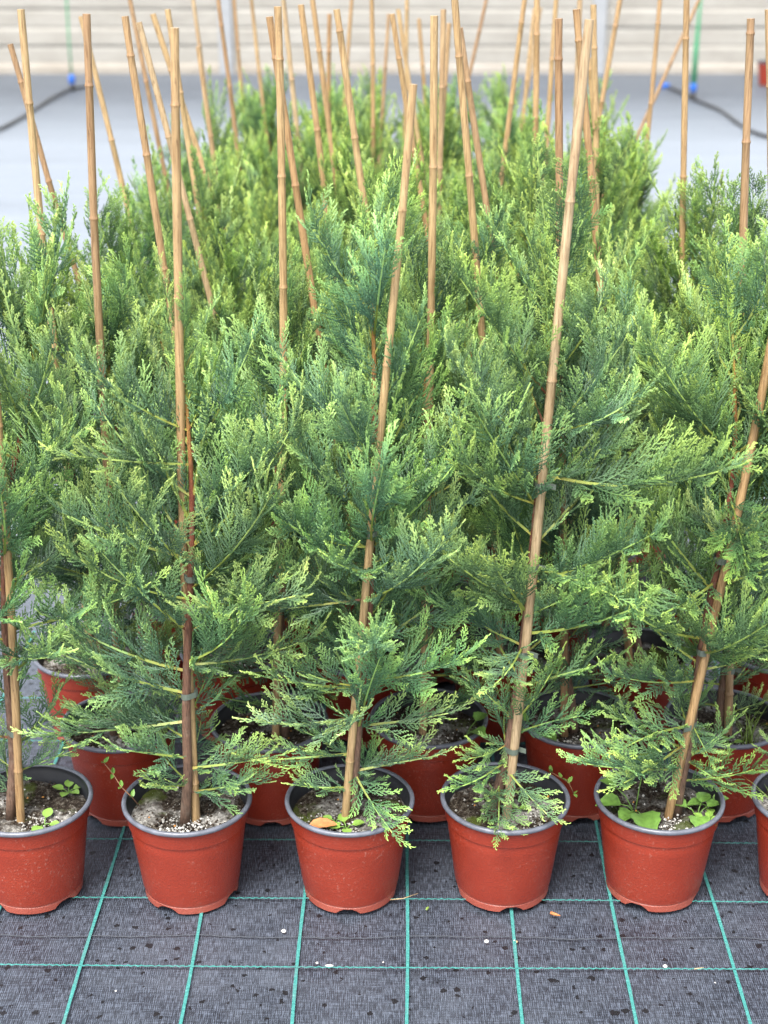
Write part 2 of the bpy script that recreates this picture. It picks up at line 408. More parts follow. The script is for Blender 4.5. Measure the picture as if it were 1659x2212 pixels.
# ------------------------------------------------------------------ cypress branch meshes
def frond(rng, L):
    """flat spray of unit length along +X in the XY plane, twig spacing right for real length L: segments (p0, p1, level, s)"""
    S = []; bend = rng.uniform(-.12, .12); ns = max(4, int(round(L/.0076)))
    def axis(s): return np.array([s, bend*s*s, 0.0])
    K = 8
    for k in range(K): S.append((axis(k/K), axis((k+1)/K), 0, k/K))
    for i in range(ns):
        for sd_ in (-1, 1):
            s = (i+.5+.22*sd_+rng.uniform(-.18, .18))/ns*.97
            l = (.31*(1-s)**.65*min(1, .5+s*3)+.05)*rng.uniform(.65, 1.2)
            a = R(rng.uniform(30, 44))*sd_; p = axis(s); d = np.array([math.cos(a), math.sin(a), rng.uniform(-.25, .25)])
            d2 = np.array([math.cos(a*.6), math.sin(a*.6), d[2]+rng.uniform(-.1, .1)])
            m = p+d*l*.5; e = m+d2*l*.5
            S.append((p, m, 1, s)); S.append((m, e, 1, min(1, s+.4*l)))
            nq = int(round(l*L/.0042))
            for q in range(nq):
                for sq in (-1, 1):
                    u = (q+.55+.25*sq)/nq*.86+.08; b = p+d*l*u if u < .5 else m+d2*l*(u-.5)
                    if rng.random() < .12: continue
                    aa = a*.75+R(rng.uniform(24, 40))*sq; lq = .0034/L*(1-.4*u)*rng.uniform(.6, 1.3)
                    S.append((b, b+np.array([math.cos(aa), math.sin(aa), rng.uniform(-.3, .3)])*lq, 2, min(1, s+.25*u+.1)))
    P0 = np.array([x[0] for x in S]); P1 = np.array([x[1] for x in S]); lv = np.array([x[2] for x in S]); ss = np.array([x[3] for x in S])
    return P0, P1, lv, ss
frng = random.Random(11)
FRONDS = {L_: [frond(frng, L_) for _ in range(4)] for L_ in (.025, .04, .055, .07, .09)}
def pick_frond(rng, ln): return rng.choice(FRONDS[min(FRONDS, key=lambda q: abs(q-ln))])

def prisms(P0, P1, r0, r1):
    """three-sided twigs with a blunt tip -> verts, tris"""
    d = P1-P0; L = np.linalg.norm(d, axis=1, keepdims=True)+1e-9; d = d/L
    ref = np.where(np.abs(d[:, 2:3]) > .9, np.array([[1., 0, 0]]), np.array([[0, 0, 1.]]))
    x = np.cross(d, ref); x /= np.linalg.norm(x, axis=1, keepdims=True)+1e-9; y = np.cross(d, x)
    n = len(P0); V = np.empty((n, 7, 3))
    for k in range(3):
        a = 2*math.pi*k/3+.5; o = x*math.cos(a)+y*math.sin(a)
        V[:, k] = P0+o*r0[:, None]; V[:, 3+k] = P0+(P1-P0)*.84+o*r1[:, None]
    V[:, 6] = P1
    t = np.array([[0, 1, 4], [0, 4, 3], [1, 2, 5], [1, 5, 4], [2, 0, 3], [2, 3, 5], [3, 4, 6], [4, 5, 6], [5, 3, 6]])
    F = (np.arange(n)[:, None, None]*7+t[None]).reshape(-1, 3)
    return V.reshape(-1, 3), F

def branch_mesh(seed, L, curve, spread, upward, nf, fl, bare=.14, young=0.0, name='branch'):
    rng = random.Random(seed)
    A0, A1, RR0, RR1, YO, WO, RA = [], [], [], [], [], [], []
    ph = rng.uniform(0, 6.28); wob = rng.uniform(.01, .03); wp = rng.choice((2.0, 6.0, 9.0)); wmax = rng.choice((.95, .38, .38, .3))
    def ax(t): return np.array([L*t, L*wob*math.sin(3.2*t+ph)-L*wob*math.sin(ph), L*curve*(t*t-t)])
    K = 16
    for k in range(K):
        t0, t1 = k/K, (k+1)/K; A0.append(ax(t0)); A1.append(ax(t1)+(ax(t1)-ax(t0))*.15)
        RR0.append(.0014*(1-t0)+.0008); RR1.append(.0014*(1-t1)+.0008); YO.append(.55+.4*t0)
        w = max(0, 1-t0/.42); WO.append(min(1, .06+w**wp*wmax*rng.uniform(.85, 1.1)) if t0 < .42 else .0); RA.append(.6)
    A0 = [np.array(A0)]; A1 = [np.array(A1)]; RR0 = [np.array(RR0)]; RR1 = [np.array(RR1)]; YO = [np.array(YO)]; WO = [np.array(WO)]; RA = [np.array(RA)]
    for i in range(nf+1):
        last = i == nf
        t = bare+(1-bare)*(i+rng.uniform(.1, .9))/nf; t = min(t, .985)
        if last: t = .97
        T = ax(min(1, t+.02))-ax(t-.02); T /= np.linalg.norm(T)
        U = np.array([0, 0, 1.])-T*T[2]; U /= np.linalg.norm(U); Sd = np.cross(U, T)
        side = 1 if i % 2 else -1
        a = R(rng.uniform(28, 55))*(1-.25*t)*spread; bb = R(rng.uniform(-38, 85)*upward)
        d = T*math.cos(a)+(Sd*side*math.cos(bb)+U*math.sin(bb))*math.sin(a)
        if last: d = T+U*.05
        d /= np.linalg.norm(d)
        env = (.65+.9*min(1, (t-bare+.05)/.35))*(1-.62*max(0, t-.35)/.65)
        ln = fl*env*rng.uniform(.7, 1.1)*.72
        if last: ln = fl*.62
        nrm = np.cross(d, T)+.001; 
        if last: nrm = U
        nrm = nrm-d*np.dot(nrm, d); nrm /= np.linalg.norm(nrm); yv = np.cross(nrm, d)
        rl = R(rng.uniform(-40, 40)); y2 = yv*math.cos(rl)+nrm*math.sin(rl); n2 = np.cross(d, y2)
        P0, P1, lv, ss = pick_frond(rng, ln)
        Bm = np.stack([d, y2*rng.choice((-1, 1)), n2])
        def put(P):
            Q = P.copy(); Q[:, 2] += rng_b*P[:, 0]**2; W = (Q*ln)@Bm; W[:, 2] += kup*ln*P[:, 0]**2; return ax(t)+W
        rng_b = rng.uniform(-.12, .12); kup = rng.uniform(.05, .45)*upward
        A0.append(put(P0)); A1.append(put(P1))
        thick = rng.uniform(.88, 1.12)
        rb = np.where(lv == 0, .00075, np.where(lv == 1, .00068, .00062))*thick
        rt = np.where(lv == 0, .0006, np.where(lv == 1, .00070, .00072))*thick
        RR0.append(rb); RR1.append(rt)
        yo = -.06+.66*ss**1.5+.40*t**1.5*(.3+.7*ss)+young+rng.uniform(-.10, .10)+np.where(lv == 0, .22, 0)
        YO.append(np.clip(yo, 0, 1)); WO.append(np.zeros(len(lv))); RA.append(np.full(len(lv), rng.random())*.6+np.array([rng.random() for _ in lv])*.4)
    cat = np.concatenate
    V, F = prisms(cat(A0), cat(A1), cat(RR0), cat(RR1))
    c = np.stack([cat(YO), cat(WO), cat(RA), np.ones(len(cat(YO)))], 1)
    # the tip of each twig is a little younger than its base
    c7 = np.repeat(c, 7, axis=0); tipmask = np.tile([0, 0, 0, .10, .10, .10, .18], len(c)); c7[:, 0] = np.clip(c7[:, 0]+tipmask, 0, 1)
    return mesh_np(name, V, F, M_LEAF, {'leaf': ('c', c7)}, smooth=False)

LONG = [branch_mesh(100+i, .245, c, 1.0, 1.0, 26, .100, bare=.05) for i, c in enumerate((.10, .22, .32, .16, .26, .05))]
MID = [branch_mesh(200+i, .175, c, 1.05, 1.0, 20, .090, bare=.03) for i, c in enumerate((.08, .18, .30, .22, .12, .26, .02))]
SHORT = [branch_mesh(300+i, .115, c, 1.1, .8, 12, .070, bare=.02) for i, c in enumerate((.05, .15, -.10, .22, .0))]
TIP = [branch_mesh(400+i, .20, c, .62, .5, 19, .058, bare=.06, young=.18) for i, c in enumerate((.03, .10, -.06, .16, .0))]
WHIP = [branch_mesh(600+i, .19, c, .6, .3, 17, .036, bare=.06, young=.30) for i, c in enumerate((.03, .08, -.06, .12, .0))]
CROWN = [branch_mesh(500+i, .17, c, .62, .2, 16, .046, bare=.02, young=.24, name='crown') for i, c in enumerate((.02, -.03, .04, .0))]
def pick_branch(rng, L, tip):
    if tip == 2: return rng.choice(WHIP), .19
    if tip: return rng.choice(TIP), .20
    if L > .205: return rng.choice(LONG), .245
    if L > .14: return rng.choice(MID), .175
    return rng.choice(SHORT), .115

# ------------------------------------------------------------------ pot pieces
def notch(a, n=4):
    f = (a*n/(2*math.pi)) % 1.0; d = abs(f-.5)
    return max(0.0, min(1.0, (.17-d)/.09))
ZS = 1.035
def pot_meshes():
    mb = MB()
    prof = [(.0600, .0), (.0672, .0), (.0690, .0012), (.0694, .0105), (.0684, .0116), (.0684, .0126), (.0704, .0138), (.0718, .020),
            (.0770, .060), (.0825, .100), (.0846, .1170), (.0842, .1182), (.0862, .1192), (.0872, .1200), (.0893, .1380), (.0900, .1455)]
    def fz(j, a, z): return z+(.0092-z)*notch(a) if j < 4 and z < .0092 else z
    mb.lathe([(r, z*ZS) for r, z in prof], 72, fz); pot = mb.mesh('pot', M_POT); auto_sharp(pot, 35)
    mb = MB()
    pr = [(.0893, .1440), (.0930, .1440), (.0945, .1455), (.0948, .1480), (.0938, .1502), (.0915, .1510), (.0892, .1505), (.0880, .1490), (.0878, .1440)]
    mb.lathe([(r, z*ZS) for r, z in pr], 72); rim = mb.mesh('rim', M_RIM); auto_sharp(rim, 60)
    mb = MB(); mb.lathe([(r, z*ZS) for r, z in [(.0879, .1485), (.0870, .1405), (.0852, .1390), (.0820, .105), (.066, .006), (.001, .005)]], 60)
    lin = mb.mesh('liner', M_LINER)
    return pot, rim, lin
POT, RIM, LINER = pot_meshes()
def soil_mesh(seed):
    rng = np.random.default_rng(seed); nr, na = 22, 64; V = []; 
    for i in range(nr+1):
        r = .0838*i/nr
        for k in range(na):
            a = 2*math.pi*k/na; x, y = r*math.cos(a), r*math.sin(a)
            z = .1285+.0035*math.sin(38*x+seed)*math.cos(33*y+2*seed)+.0025*math.sin(95*x-60*y+seed)+rng.uniform(-.0011, .0011)+.004*(1-i/nr)
            V.append((x, y, z))
    i = (np.arange(nr)[:, None]*na+np.arange(na)[None, :]).ravel(); j = (np.arange(nr)[:, None]*na+((np.arange(na)+1) % na)[None, :]).ravel()
    return mesh_np('soil', V, np.stack([i, j, j+na, i+na], 1), M_SOIL)
SOILS = [soil_mesh(s) for s in (1, 2, 3)]
def grain_mesh(seed, name, mat, n, r0, r1, cl=None):
    rng = random.Random(seed); mb = MB()
    for _ in range(n):
        if cl and rng.random() < .75: a = rng.gauss(cl[0], .45); rr = abs(rng.gauss(cl[1], .018))
        else: a = rng.uniform(0, 6.28); rr = .080*math.sqrt(rng.random())
        rr = min(rr, .080); c = Vector((rr*math.cos(a), rr*math.sin(a), .1312+rng.uniform(-.001, .0025))); r = rng.uniform(r0, r1)
        ax_ = [Vector((rng.uniform(-1, 1), rng.uniform(-1, 1), rng.uniform(-1, 1))).normalized() for _ in range(6)]
        V = [c+Vector(q)*r*rng.uniform(.6, 1.2) for q in ((1, 0, 0), (-1, 0, 0), (0, 1, 0), (0, -1, 0), (0, 0, 1), (0, 0, -1))]
        mb.add(V, ((0, 2, 4), (2, 1, 4), (1, 3, 4), (3, 0, 4), (2, 0, 5), (1, 2, 5), (3, 1, 5), (0, 3, 5)))
    return mb.mesh(name, mat, False)
GRAINS = [grain_mesh(21, 'perlite', M_PERL, 55, .0008, .0022, (-1.4, .055)), grain_mesh(22, 'perlite', M_PERL, 40, .0008, .002, (-.6, .06)), grain_mesh(23, 'perlite', M_PERL, 110, .0008, .0030, (-1.6, .045))]
M_CRUMB = simple('soil_crumb', (.055, .042, .032), .95, .5, 300, .1); M_CRUST = simple('grey_crust', (.42, .41, .38), .95, .3, 300, .1)
CRUMBS = [grain_mesh(31, 'soil_crumbs', M_CRUMB, 220, .0010, .0032), grain_mesh(32, 'soil_crumbs', M_CRUMB, 220, .0010, .0030)]
CRUSTS = [grain_mesh(33, 'soil_crust', M_CRUST, 200, .0008, .0026, (-1.9, .05)), grain_mesh(34, 'soil_crust', M_CRUST, 160, .0008, .0024, (-1.0, .05))]
BEADS = [grain_mesh(41, 'fertiliser_beads', M_BEAD, 7, .0018, .0024), grain_mesh(42, 'fertiliser_beads', M_BEAD, 5, .0018, .0024)]

# ------------------------------------------------------------------ weeds
def leaf_geo(L, W, cup, tipdroop, serr=0.0, rng=random):
    n = 8; V = []; F = []
    for i in range(n+1):
        t = i/n; w = W*math.sin(math.pi*min(1, t**.75*.97+.015))**.8*.5
        if serr and 0 < i < n: w *= 1+serr*(1 if i % 2 else -1)
        z = L*(.18*t-tipdroop*t*t)
        V += [(t*L, -w, z+cup*w), (t*L, -w*.5, z+cup*w*.25), (t*L, 0, z-.0006), (t*L, w*.5, z+cup*w*.25), (t*L, w, z+cup*w)]
    for i in range(n):
        for k in range(4): a = i*5+k; F.append((a, a+5, a+6, a+1))
    return [Vector(v) for v in V], F
def leaf_mesh(name, L, W, cup, droop, mat, serr=0.0):
    V, F = leaf_geo(L, W, cup, droop, serr); return mesh_np(name, V, F, mat)
LEAF_BROAD = leaf_mesh('leaf', .036, .034, .35, .45, M_WEED, .07); LEAF_SMALL = leaf_mesh('leaf', .016, .013, .2, .2, M_WEED2)
LEAF_THIN = leaf_mesh('leaf', .010, .005, .2, .1, M_WEED)
def weed(root, p, leaves, stem_mat=M_WEED):
    """leaves: list of (mesh, azimuth deg, pitch deg, stalk length, scale); p = point on the soil, local"""
    mb = MB(); tips = []
    for (me, az, pt, sl, sc) in leaves:
        d = Vector((math.cos(R(az))*math.cos(R(pt)), math.sin(R(az))*math.cos(R(pt)), math.sin(R(pt))))
        a = Vector((0, 0, -.004)); b = d*sl*.5+Vector((0, 0, sl*.25)); c = d*sl+Vector((0, 0, sl*.25))
        mb.tube([a, b, c], [.0010, .0009, .0007], 5); tips.append((me, c, az, pt, sc))
    o = link('weed', mb.mesh('weed', stem_mat), root, p)
    for (me, c, az, pt, sc) in tips: link('leaf', me, o, c, (0, -R(pt)*.6, R(az)), (sc, sc, sc))
    return o
def grass(root, p, n, L, rng):
    mb = MB()
    for _ in range(n):
        az = rng.uniform(0, 6.28); l = L*rng.uniform(.5, 1.1); lean = rng.uniform(.2, .9); b = Vector((rng.uniform(-.012, .012), rng.uniform(-.012, .012), -.003))
        d = Vector((math.cos(az), math.sin(az), 0)); sd_ = Vector((-d.y, d.x, 0)); w = .0012; V = []
        for k in range(6):
            t = k/5; c = b+d*l*lean*t*t+Vector((0, 0, l*(t-.35*lean*t*t))); V += [c-sd_*w*(1-t*.9), c+sd_*w*(1-t*.9)]
        mb.add(V, [(2*k, 2*k+1, 2*k+3, 2*k+2) for k in range(5)])
    return link('grass_tuft', mb.mesh('grass_tuft', M_GRASS), root, p)
def tendril(root, pts, rng):
    mb = MB(); mb.tube(pts, .0008, 5); o = link('tendril', mb.mesh('tendril', M_STEM), root)
    for i in range(1, len(pts)):
        for s in (-1, 1):
            link('leaf', LEAF_THIN, o, pts[i], (rng.uniform(-.6, .6), rng.uniform(-.9, .2), s*1.4+rng.uniform(-.5, .5)), (1.2,)*3)

# ------------------------------------------------------------------ one potted cypress
def cane_obj(root, a, b, rng, r=.0056):
    """bamboo cane from a (below the soil) to b, local coordinates"""
    a, b = Vector(a), Vector(b); L = (b-a).length; ax_ = (b-a).normalized()
    side = ax_.cross(Vector((rng.uniform(-1, 1), rng.uniform(-1, 1), 0))).normalized()
    pts, rad, att = [], [], []; t = rng.uniform(.03, .12); nodes = []
    while t < L-.01: nodes.append(t); t += rng.uniform(.13, .24)
    ks = sorted(set([0, L]+[L*k/14 for k in range(1, 14)])); bow = rng.uniform(-.006, .006); kink = [(n_, rng.uniform(-.012, .012)) for n_ in nodes]
    ev = [(k, 1.0, 0.0) for k in ks if all(abs(k-n_) > .012 for n_ in nodes) or k in (0, L)]
    for n_ in nodes: ev += [(n_-.0045, .97, .1), (n_-.002, 1.10, .5), (n_-.0003, 1.13, .35), (n_+.0008, 1.02, 1.0), (n_+.005, .93, .3)]
    ev = sorted(e for e in ev if 0 <= e[0] <= L)
    for (d, m, at_) in ev:
        o = bow*math.sin(math.pi*d/L)+sum(k*max(0, (d-n_))*1.6 for n_, k in kink)-sum(k*max(0, (L-n_))*1.6 for n_, k in kink)*d/L
        pts.append(a+ax_*d+side*o); rad.append(r*(1.10-.20*d/L)*m); att.append(at_)
    mb = MB(); mb.tube(pts, rad, 10, att); me = mb.mesh('cane', M_CANE, True, 'node'); auto_sharp(me, 50)
    return link('cane', me, root), (lambda z: a+ax_*((z-a.z)/ax_.z))

def make_tree(x, y, top, cane_top, seed, cane_base=(0, 0), trunk_side=1, explicit=(), nb=46, front=0.0, tint=(1, 1, 1), soil=0, crust=None, ties=3, cane_r=.0056, cut=None, size=1.0, whips=9, tfront=.008, low=.3):
    """x, y: pot centre; top: world point of the crown's tip; cane_top: world point; explicit: (z, target world point)"""
    rng = random.Random(seed)
    root = bpy.data.objects.new('potted_cypress', None); col.objects.link(root); root.location = (x, y, 0); O = Vector((x, y, 0))
    tilt = (rng.uniform(-.012, .012), rng.uniform(-.012, .012)); pr = rng.uniform(0, 6.28)
    pot = link('pot', POT, root, (0, 0, 0), (0, 0, pr)); link('rim', RIM, pot); link('liner', LINER, pot)
    so = link('soil', SOILS[soil % 3], root, (0, 0, 0), (0, 0, rng.uniform(0, 6.28)))
    tag(link('soil_crumbs', CRUMBS[seed % 2], root, (0, 0, 0), (0, 0, rng.uniform(0, 6.28))), kind='stuff')
    tag(link('perlite', GRAINS[seed % 3], root, (0, 0, 0), (0, 0, rng.uniform(-.5, .5))), kind='stuff')
    if crust is not None: tag(link('soil_crust', CRUSTS[crust], root, (0, 0, 0), (0, 0, rng.uniform(-.3, .3))), kind='stuff')
    tag(link('fertiliser_beads', BEADS[seed % 2], root, (0, 0, 0), (0, 0, rng.uniform(0, 6.28))), kind='stuff')
    # cane
    cb = Vector((cane_base[0], cane_base[1], .11)); ct = Vector(cane_top)-O
    _, cane_at = cane_obj(root, cb, ct, rng, cane_r)
    # trunk: tied beside the cane low down, free towards the tip
    tp = Vector(top)-O; pts = []; rad = []; att = []; z0 = .123; n = 22
    tb = Vector((cane_base[0]+trunk_side*.016, cane_base[1]+tfront, z0)); ph = rng.uniform(0, 6)
    def trunk_at(z):
        t = max(0, (z-z0)/(tp.z-z0)); c = cane_at(z)+Vector((trunk_side*.0105*(1-1.9*t), tfront, 0)); k = min(1, t/.12)
        p = tb.lerp(c, k); e = max(0, (t-.55)/.45); q = Vector((tp.x, tp.y, z)); p = p.lerp(q, e*e*(3-2*e))
        p.x += .0035*math.sin(9*t+ph)*min(1, t*6); p.z = z; return p
    for i in range(n+1):
        t = i/n; z = z0+(tp.z-.03-z0)*t; p = trunk_at(z); pts.append(p); rad.append(.0066*(1-t)**.75+.0013); att.append(t)
    mb = MB(); mb.tube(pts, rad, 8, att); link('trunk', mb.mesh('trunk', M_BARK, True, 'age'), root)
    # ties
    for i in range(ties):
        z = .2+(tp.z-.45)*(i+rng.uniform(.3, .7))/ties; a = cane_at(z); b = trunk_at(z); d = Vector((b.x-a.x, b.y-a.y, 0)); dl = max(d.length, .004); d.normalize(); s = Vector((-d.y, d.x, 0)); w = .0075
        V = []; F = []; loop = []
        for k in range(7): an = math.pi/2+math.pi*k/6; loop.append(a+d*math.cos(an)*w+s*math.sin(an)*w)
        for k in range(7): an = -math.pi/2+math.pi*k/6; loop.append(b+d*math.cos(an)*w+s*math.sin(an)*w)
        m_ = len(loop)
        for q in loop: V += [Vector((q.x, q.y, z-.0045)), Vector((q.x, q.y, z+.0045))]
        F = [(2*k, 2*((k+1) % m_), 2*((k+1) % m_)+1, 2*k+1) for k in range(m_)]
        # loose tail of the tape
        q = loop[6]; b0 = len(V); V += [Vector((q.x, q.y-.001, z-.0042)), Vector((q.x, q.y-.001, z+.0045)), Vector((q.x-.012*trunk_side, q.y-.006, z+.003)), Vector((q.x-.012*trunk_side, q.y-.006, z-.005))]; F.append((b0, b0+1, b0+2, b0+3))
        link('tie', mesh_np('tie', [tuple(v) for v in V], F, M_TIE, smooth=False), root)
    # crown: leading shoot, with every side branch under it
    ctop = trunk_at(tp.z-.13)
    v = (tp-ctop).normalized(); xq = v; yq = xq.cross(Vector((0, 1, .2))).normalized(); zq = xq.cross(yq)
    s = (tp-ctop).length/.17*1.05
    MC = Matrix.Translation(ctop) @ Matrix((xq, yq, zq)).transposed().to_4x4() @ Matrix.Scale(s, 4)
    crown = link('crown', rng.choice(CROWN), root); crown.matrix_basis = MC; crown.color = (*tint, 1); inv = MC.inverted()
    def add_branch(p, d, L, tip=False, roll=None):
        me, l0 = pick_branch(rng, L, tip)
        o = bpy.data.objects.new('branch', me); col.objects.link(o); o.parent = crown; o.matrix_parent_inverse = inv
        X = d.normalized(); Z = Vector((0, 0, 1))-X*X.z
        if Z.length < .2: Z = Vector((rng.uniform(-1, 1), rng.uniform(-1, 1), .1)); Z -= X*Z.dot(X)
        Z.normalize(); Y = Z.cross(X)
        q = Matrix.Rotation(rng.uniform(-.5, .5) if roll is None else roll, 4, 'X'); k = L/l0
        mir = rng.choice((-1, 1))
        o.matrix_basis = Matrix.Translation(p) @ Matrix((X, Y, Z)).transposed().to_4x4() @ q @ Matrix.Diagonal((k, mir*k, k, 1))
        j = rng.uniform(.86, 1.14); o.color = (tint[0]*j*rng.uniform(.9, 1.1), tint[1]*j, tint[2]*j*rng.uniform(.85, 1.15), 1)
    H = tp.z-z0; az = rng.uniform(0, 6.28)
    ts = (0, .12, .3, .5, .7, .88, 1.0); els = (8, 14, 26, 42, 56, 68, 78); lens = (.07, .11, .165, .205, .190, .150, .10)
    for i in range(nb):
        t = (i+rng.uniform(.2, .8))/nb; t = .05+.90*t; az += 2.39996+rng.uniform(-.35, .35)
        if cut and t < cut: continue
        if front > 0 and t < .27 and rng.random() < low: continue
        if front > 0:
            a = (az-1.5*math.pi+math.pi) % (2*math.pi)-math.pi
            if abs(a) < (.75 if t < .6 else 1.0) and rng.random() < (front if t > .2 else max(front, .8)): continue
        el = R(np.interp(t, ts, els)+rng.uniform(-13, 13)); L = float(np.interp(t, ts, lens))*rng.uniform(.72, 1.18)*size
        d = Vector((math.cos(az)*math.cos(el), math.sin(az)*math.cos(el), math.sin(el)))
        add_branch(trunk_at(z0+H*t), d, L, tip=(t > .74 and rng.random() < .75))
    for i in range(whips):
        t = rng.uniform(.50, .97); a = rng.uniform(0, 6.28); el = R(rng.uniform(56, 84)); p = trunk_at(z0+H*t)
        if front > 0 and math.sin(a) < -.5 and rng.random() < front+.2: continue
        L = min(rng.uniform(.14, .24), (1.06-t)*H*1.15+.05)
        add_branch(p, Vector((math.cos(a)*math.cos(el), math.sin(a)*math.cos(el), math.sin(el))), L, tip=2)
    for e in explicit:
        z, tgt = e[0], Vector(e[1])-O; p = trunk_at(z); d = tgt-p; add_branch(p, d, d.length, tip=len(e) > 2 and e[2], roll=rng.uniform(-.25, .25))
    return root

# px helpers for the rows that can be seen to the ground
def E(Y, *items):
    """side branches seen in the front rows: ((start u, v), (end u, v), depth offset of the end)"""
    out = []
    for it in items:
        (a, b, dy) = it[:3]; p = at_y(a[0], a[1], Y); q = at_y(b[0], b[1], Y+dy); out.append((p[2], q, len(it) > 3))
    return out

GREEN = (1.05, 1.04, .84); BLUE = (.90, .98, 1.15); NEUT = (1, 1, 1); DARK = (.86, .92, .90)
def P(u, v, Y): return at_y(u, v, Y)

# ---- front row
yA = 1.900
tA = []
r_ = make_tree(-.520, yA, P(78, 570, yA+.05), P(-62, 120, yA-.02), 1, (-.008, -.02), -1, front=.5, tint=(1.12, 1.14, 1.12), soil=0, crust=1, ties=3, nb=50)
tag(r_, 'potted cypress with mossy soil and two small seedlings, beside the wire-thin tendril pot', 'potted tree'); tA.append(r_)
r_ = make_tree(-.287, yA, P(395, 690, yA+.01), P(377, 60, yA), 2, (.014, -.02), -1, front=.9, tint=(1.14, 1.14, 1.10), soil=1, crust=0, ties=2, nb=48, cane_r=.0062,
    tfront=-.007, explicit=E(yA, ((418, 1195), (135, 1105), -.06), ((420, 1110), (585, 965), -.06), ((424, 1170), (640, 905), -.05), ((415, 1350), (215, 1190), -.06), ((420, 1480), (110, 1400), -.05),
               ((425, 1540), (112, 1588), -.04), ((425, 1280), (640, 1290), -.10), ((425, 1420), (660, 1380), -.02), ((410, 930), (190, 800), -.06), ((412, 1000), (160, 985), -.07), ((425, 1640), (580, 1640), -.05), ((428, 1675), (320, 1700), -.09)))
tag(r_, 'potted cypress with white-crusted soil and a reddish leafy tendril over its rim', 'potted tree'); tA.append(r_)
r_ = make_tree(-.050, yA, P(800, 480, yA+.06), P(893, 182, yA), 3, (-.008, -.02), 1, front=.6, tint=(1.16, 1.20, 1.20), soil=2, low=.3, crust=0, ties=2, nb=50,
    explicit=E(yA, ((775, 1480), (590, 1470), -.06), ((765, 1540), (575, 1560), -.05), ((770, 1570), (820, 1420), -.09), ((765, 1620), (570, 1640), -.03), ((790, 1290), (440, 1330), -.06), ((760, 1660), (845, 1800), -.085),
               ((795, 1180), (590, 1110), -.06), ((790, 1230), (715, 1210), -.10), ((800, 1000), (740, 870), -.1), ((762, 1690), (650, 1700), -.05), ((800, 1180), (985, 1000), -.04)))
tag(r_, 'potted cypress whose soil carries an orange dead leaf and round seedlings', 'potted tree'); tA.append(r_)
r_ = make_tree(.177, yA+.005, P(1190, 520, yA+.06), P(1273, 42, yA), 4, (.0, -.02), -1, front=.92, tint=(1.12, 1.12, 1.05), soil=0, low=.3, crust=1, ties=4, nb=48, cane_r=.0064,
    explicit=E(yA, ((1160, 1025), (1590, 1012), -.13), ((1185, 940), (1390, 850), -.06), ((1115, 1310), (955, 1195), -.06), ((1165, 870), (985, 590), -.03), ((1150, 1090), (1000, 1000), -.09), ((1140, 1225), (1330, 1290), -.09), ((1125, 1390), (1060, 1480), -.1),
               ((1110, 1330), (1230, 1290), -.05), ((1095, 1640), (985, 1700), -.06), ((1095, 1650), (1180, 1760), -.08), ((1090, 1690), (1070, 1800), -.09), ((1100, 1600), (1010, 1640), -.04), ((1100, 1560), (1200, 1440), -.03)))
tag(r_, 'potted cypress tied by four bands to a thick cane, one long branch reaching sideways', 'potted tree'); tA.append(r_)
r_ = make_tree(.402, yA+.005, P(1585, 640, yA+.05), P(1760, 250, yA), 5, (.010, -.015), 1, front=.75, tint=(1.12, 1.13, 1.0), soil=1, low=.35, crust=None, ties=3, nb=50, cane_r=.0060,
    explicit=E(yA, ((1560, 990), (1395, 730), -.05), ((1540, 1080), (1620, 1240), -.12), ((1500, 1260), (1430, 1330), -.1), ((1480, 1380), (1640, 1420), -.08), ((1430, 1660), (1260, 1650), -.06), ((1440, 1640), (1560, 1690), -.06), ((1435, 1600), (1345, 1690), -.08),
               ((1450, 1560), (1530, 1640), -.06)))
tag(r_, 'potted cypress leaning on a slanting cane, broad-leaved weeds crowding its soil', 'potted tree'); tA.append(r_)
r_ = make_tree(.632, yA, P(1760, 700, yA), P(1790, 60, yA), 6, (0, 0), 1, front=.3, tint=NEUT, soil=2, nb=42, ties=2)
tag(r_, 'potted cypress with a tuft of thin grass over its pot rim', 'potted tree'); tA.append(r_)
# weeds of the front row
wr = random.Random(77)
def loc(root, u, v, z=.1318): q = at_z(u, v, z); return (q[0]-root.location.x, q[1]-root.location.y, z)
weed(tA[0], loc(tA[0], 95, 1782), [(LEAF_SMALL, 80, 25, .010, 1.2), (LEAF_SMALL, 250, 5, .008, 1.3), (LEAF_SMALL, -20, 10, .010, 1.1)])
weed(tA[0], loc(tA[0], 148, 1712), [(LEAF_SMALL, a, 20, .008, 1.1) for a in (20, 95, 170, 260, 320)])
tendril(tA[1], [loc(tA[1], 302, 1742, .133), loc(tA[1], 285, 1722, .165), loc(tA[1], 262, 1700, .18), loc(tA[1], 244, 1672, .19), loc(tA[1], 225, 1648, .20)], wr)
weed(tA[1], loc(tA[1], 447, 1712), [(LEAF_BROAD, -100, 30, .02, .55), (LEAF_BROAD, 20, 35, .02, .5)])
weed(tA[2], loc(tA[2], 748, 1788), [(LEAF_SMALL, a, 12, .009, 1.15) for a in (10, 110, 200, 275)])
weed(tA[2], loc(tA[2], 725, 1775), [(LEAF_SMALL, a, 12, .006, .9) for a in (40, 160, 280)])
tendril(tA[3], [loc(tA[3], 1170, 1690, .135), loc(tA[3], 1190, 1668, .155), loc(tA[3], 1212, 1680, .165), loc(tA[3], 1228, 1690, .16), loc(tA[3], 1240, 1715, .14)], wr)
weed(tA[3], loc(tA[3], 1113, 1752), [(LEAF_SMALL, a, 25, .006, .8) for a in (0, 120, 240)])
weed(tA[4], loc(tA[4], 1372, 1752), [(LEAF_BROAD, 178, 15, .022, 1.0), (LEAF_BROAD, 62, 60, .044, 1.15), (LEAF_BROAD, -78, 8, .020, 1.3), (LEAF_BROAD, 228, 8, .010, .8), (LEAF_BROAD, 140, 25, .040, .7)])
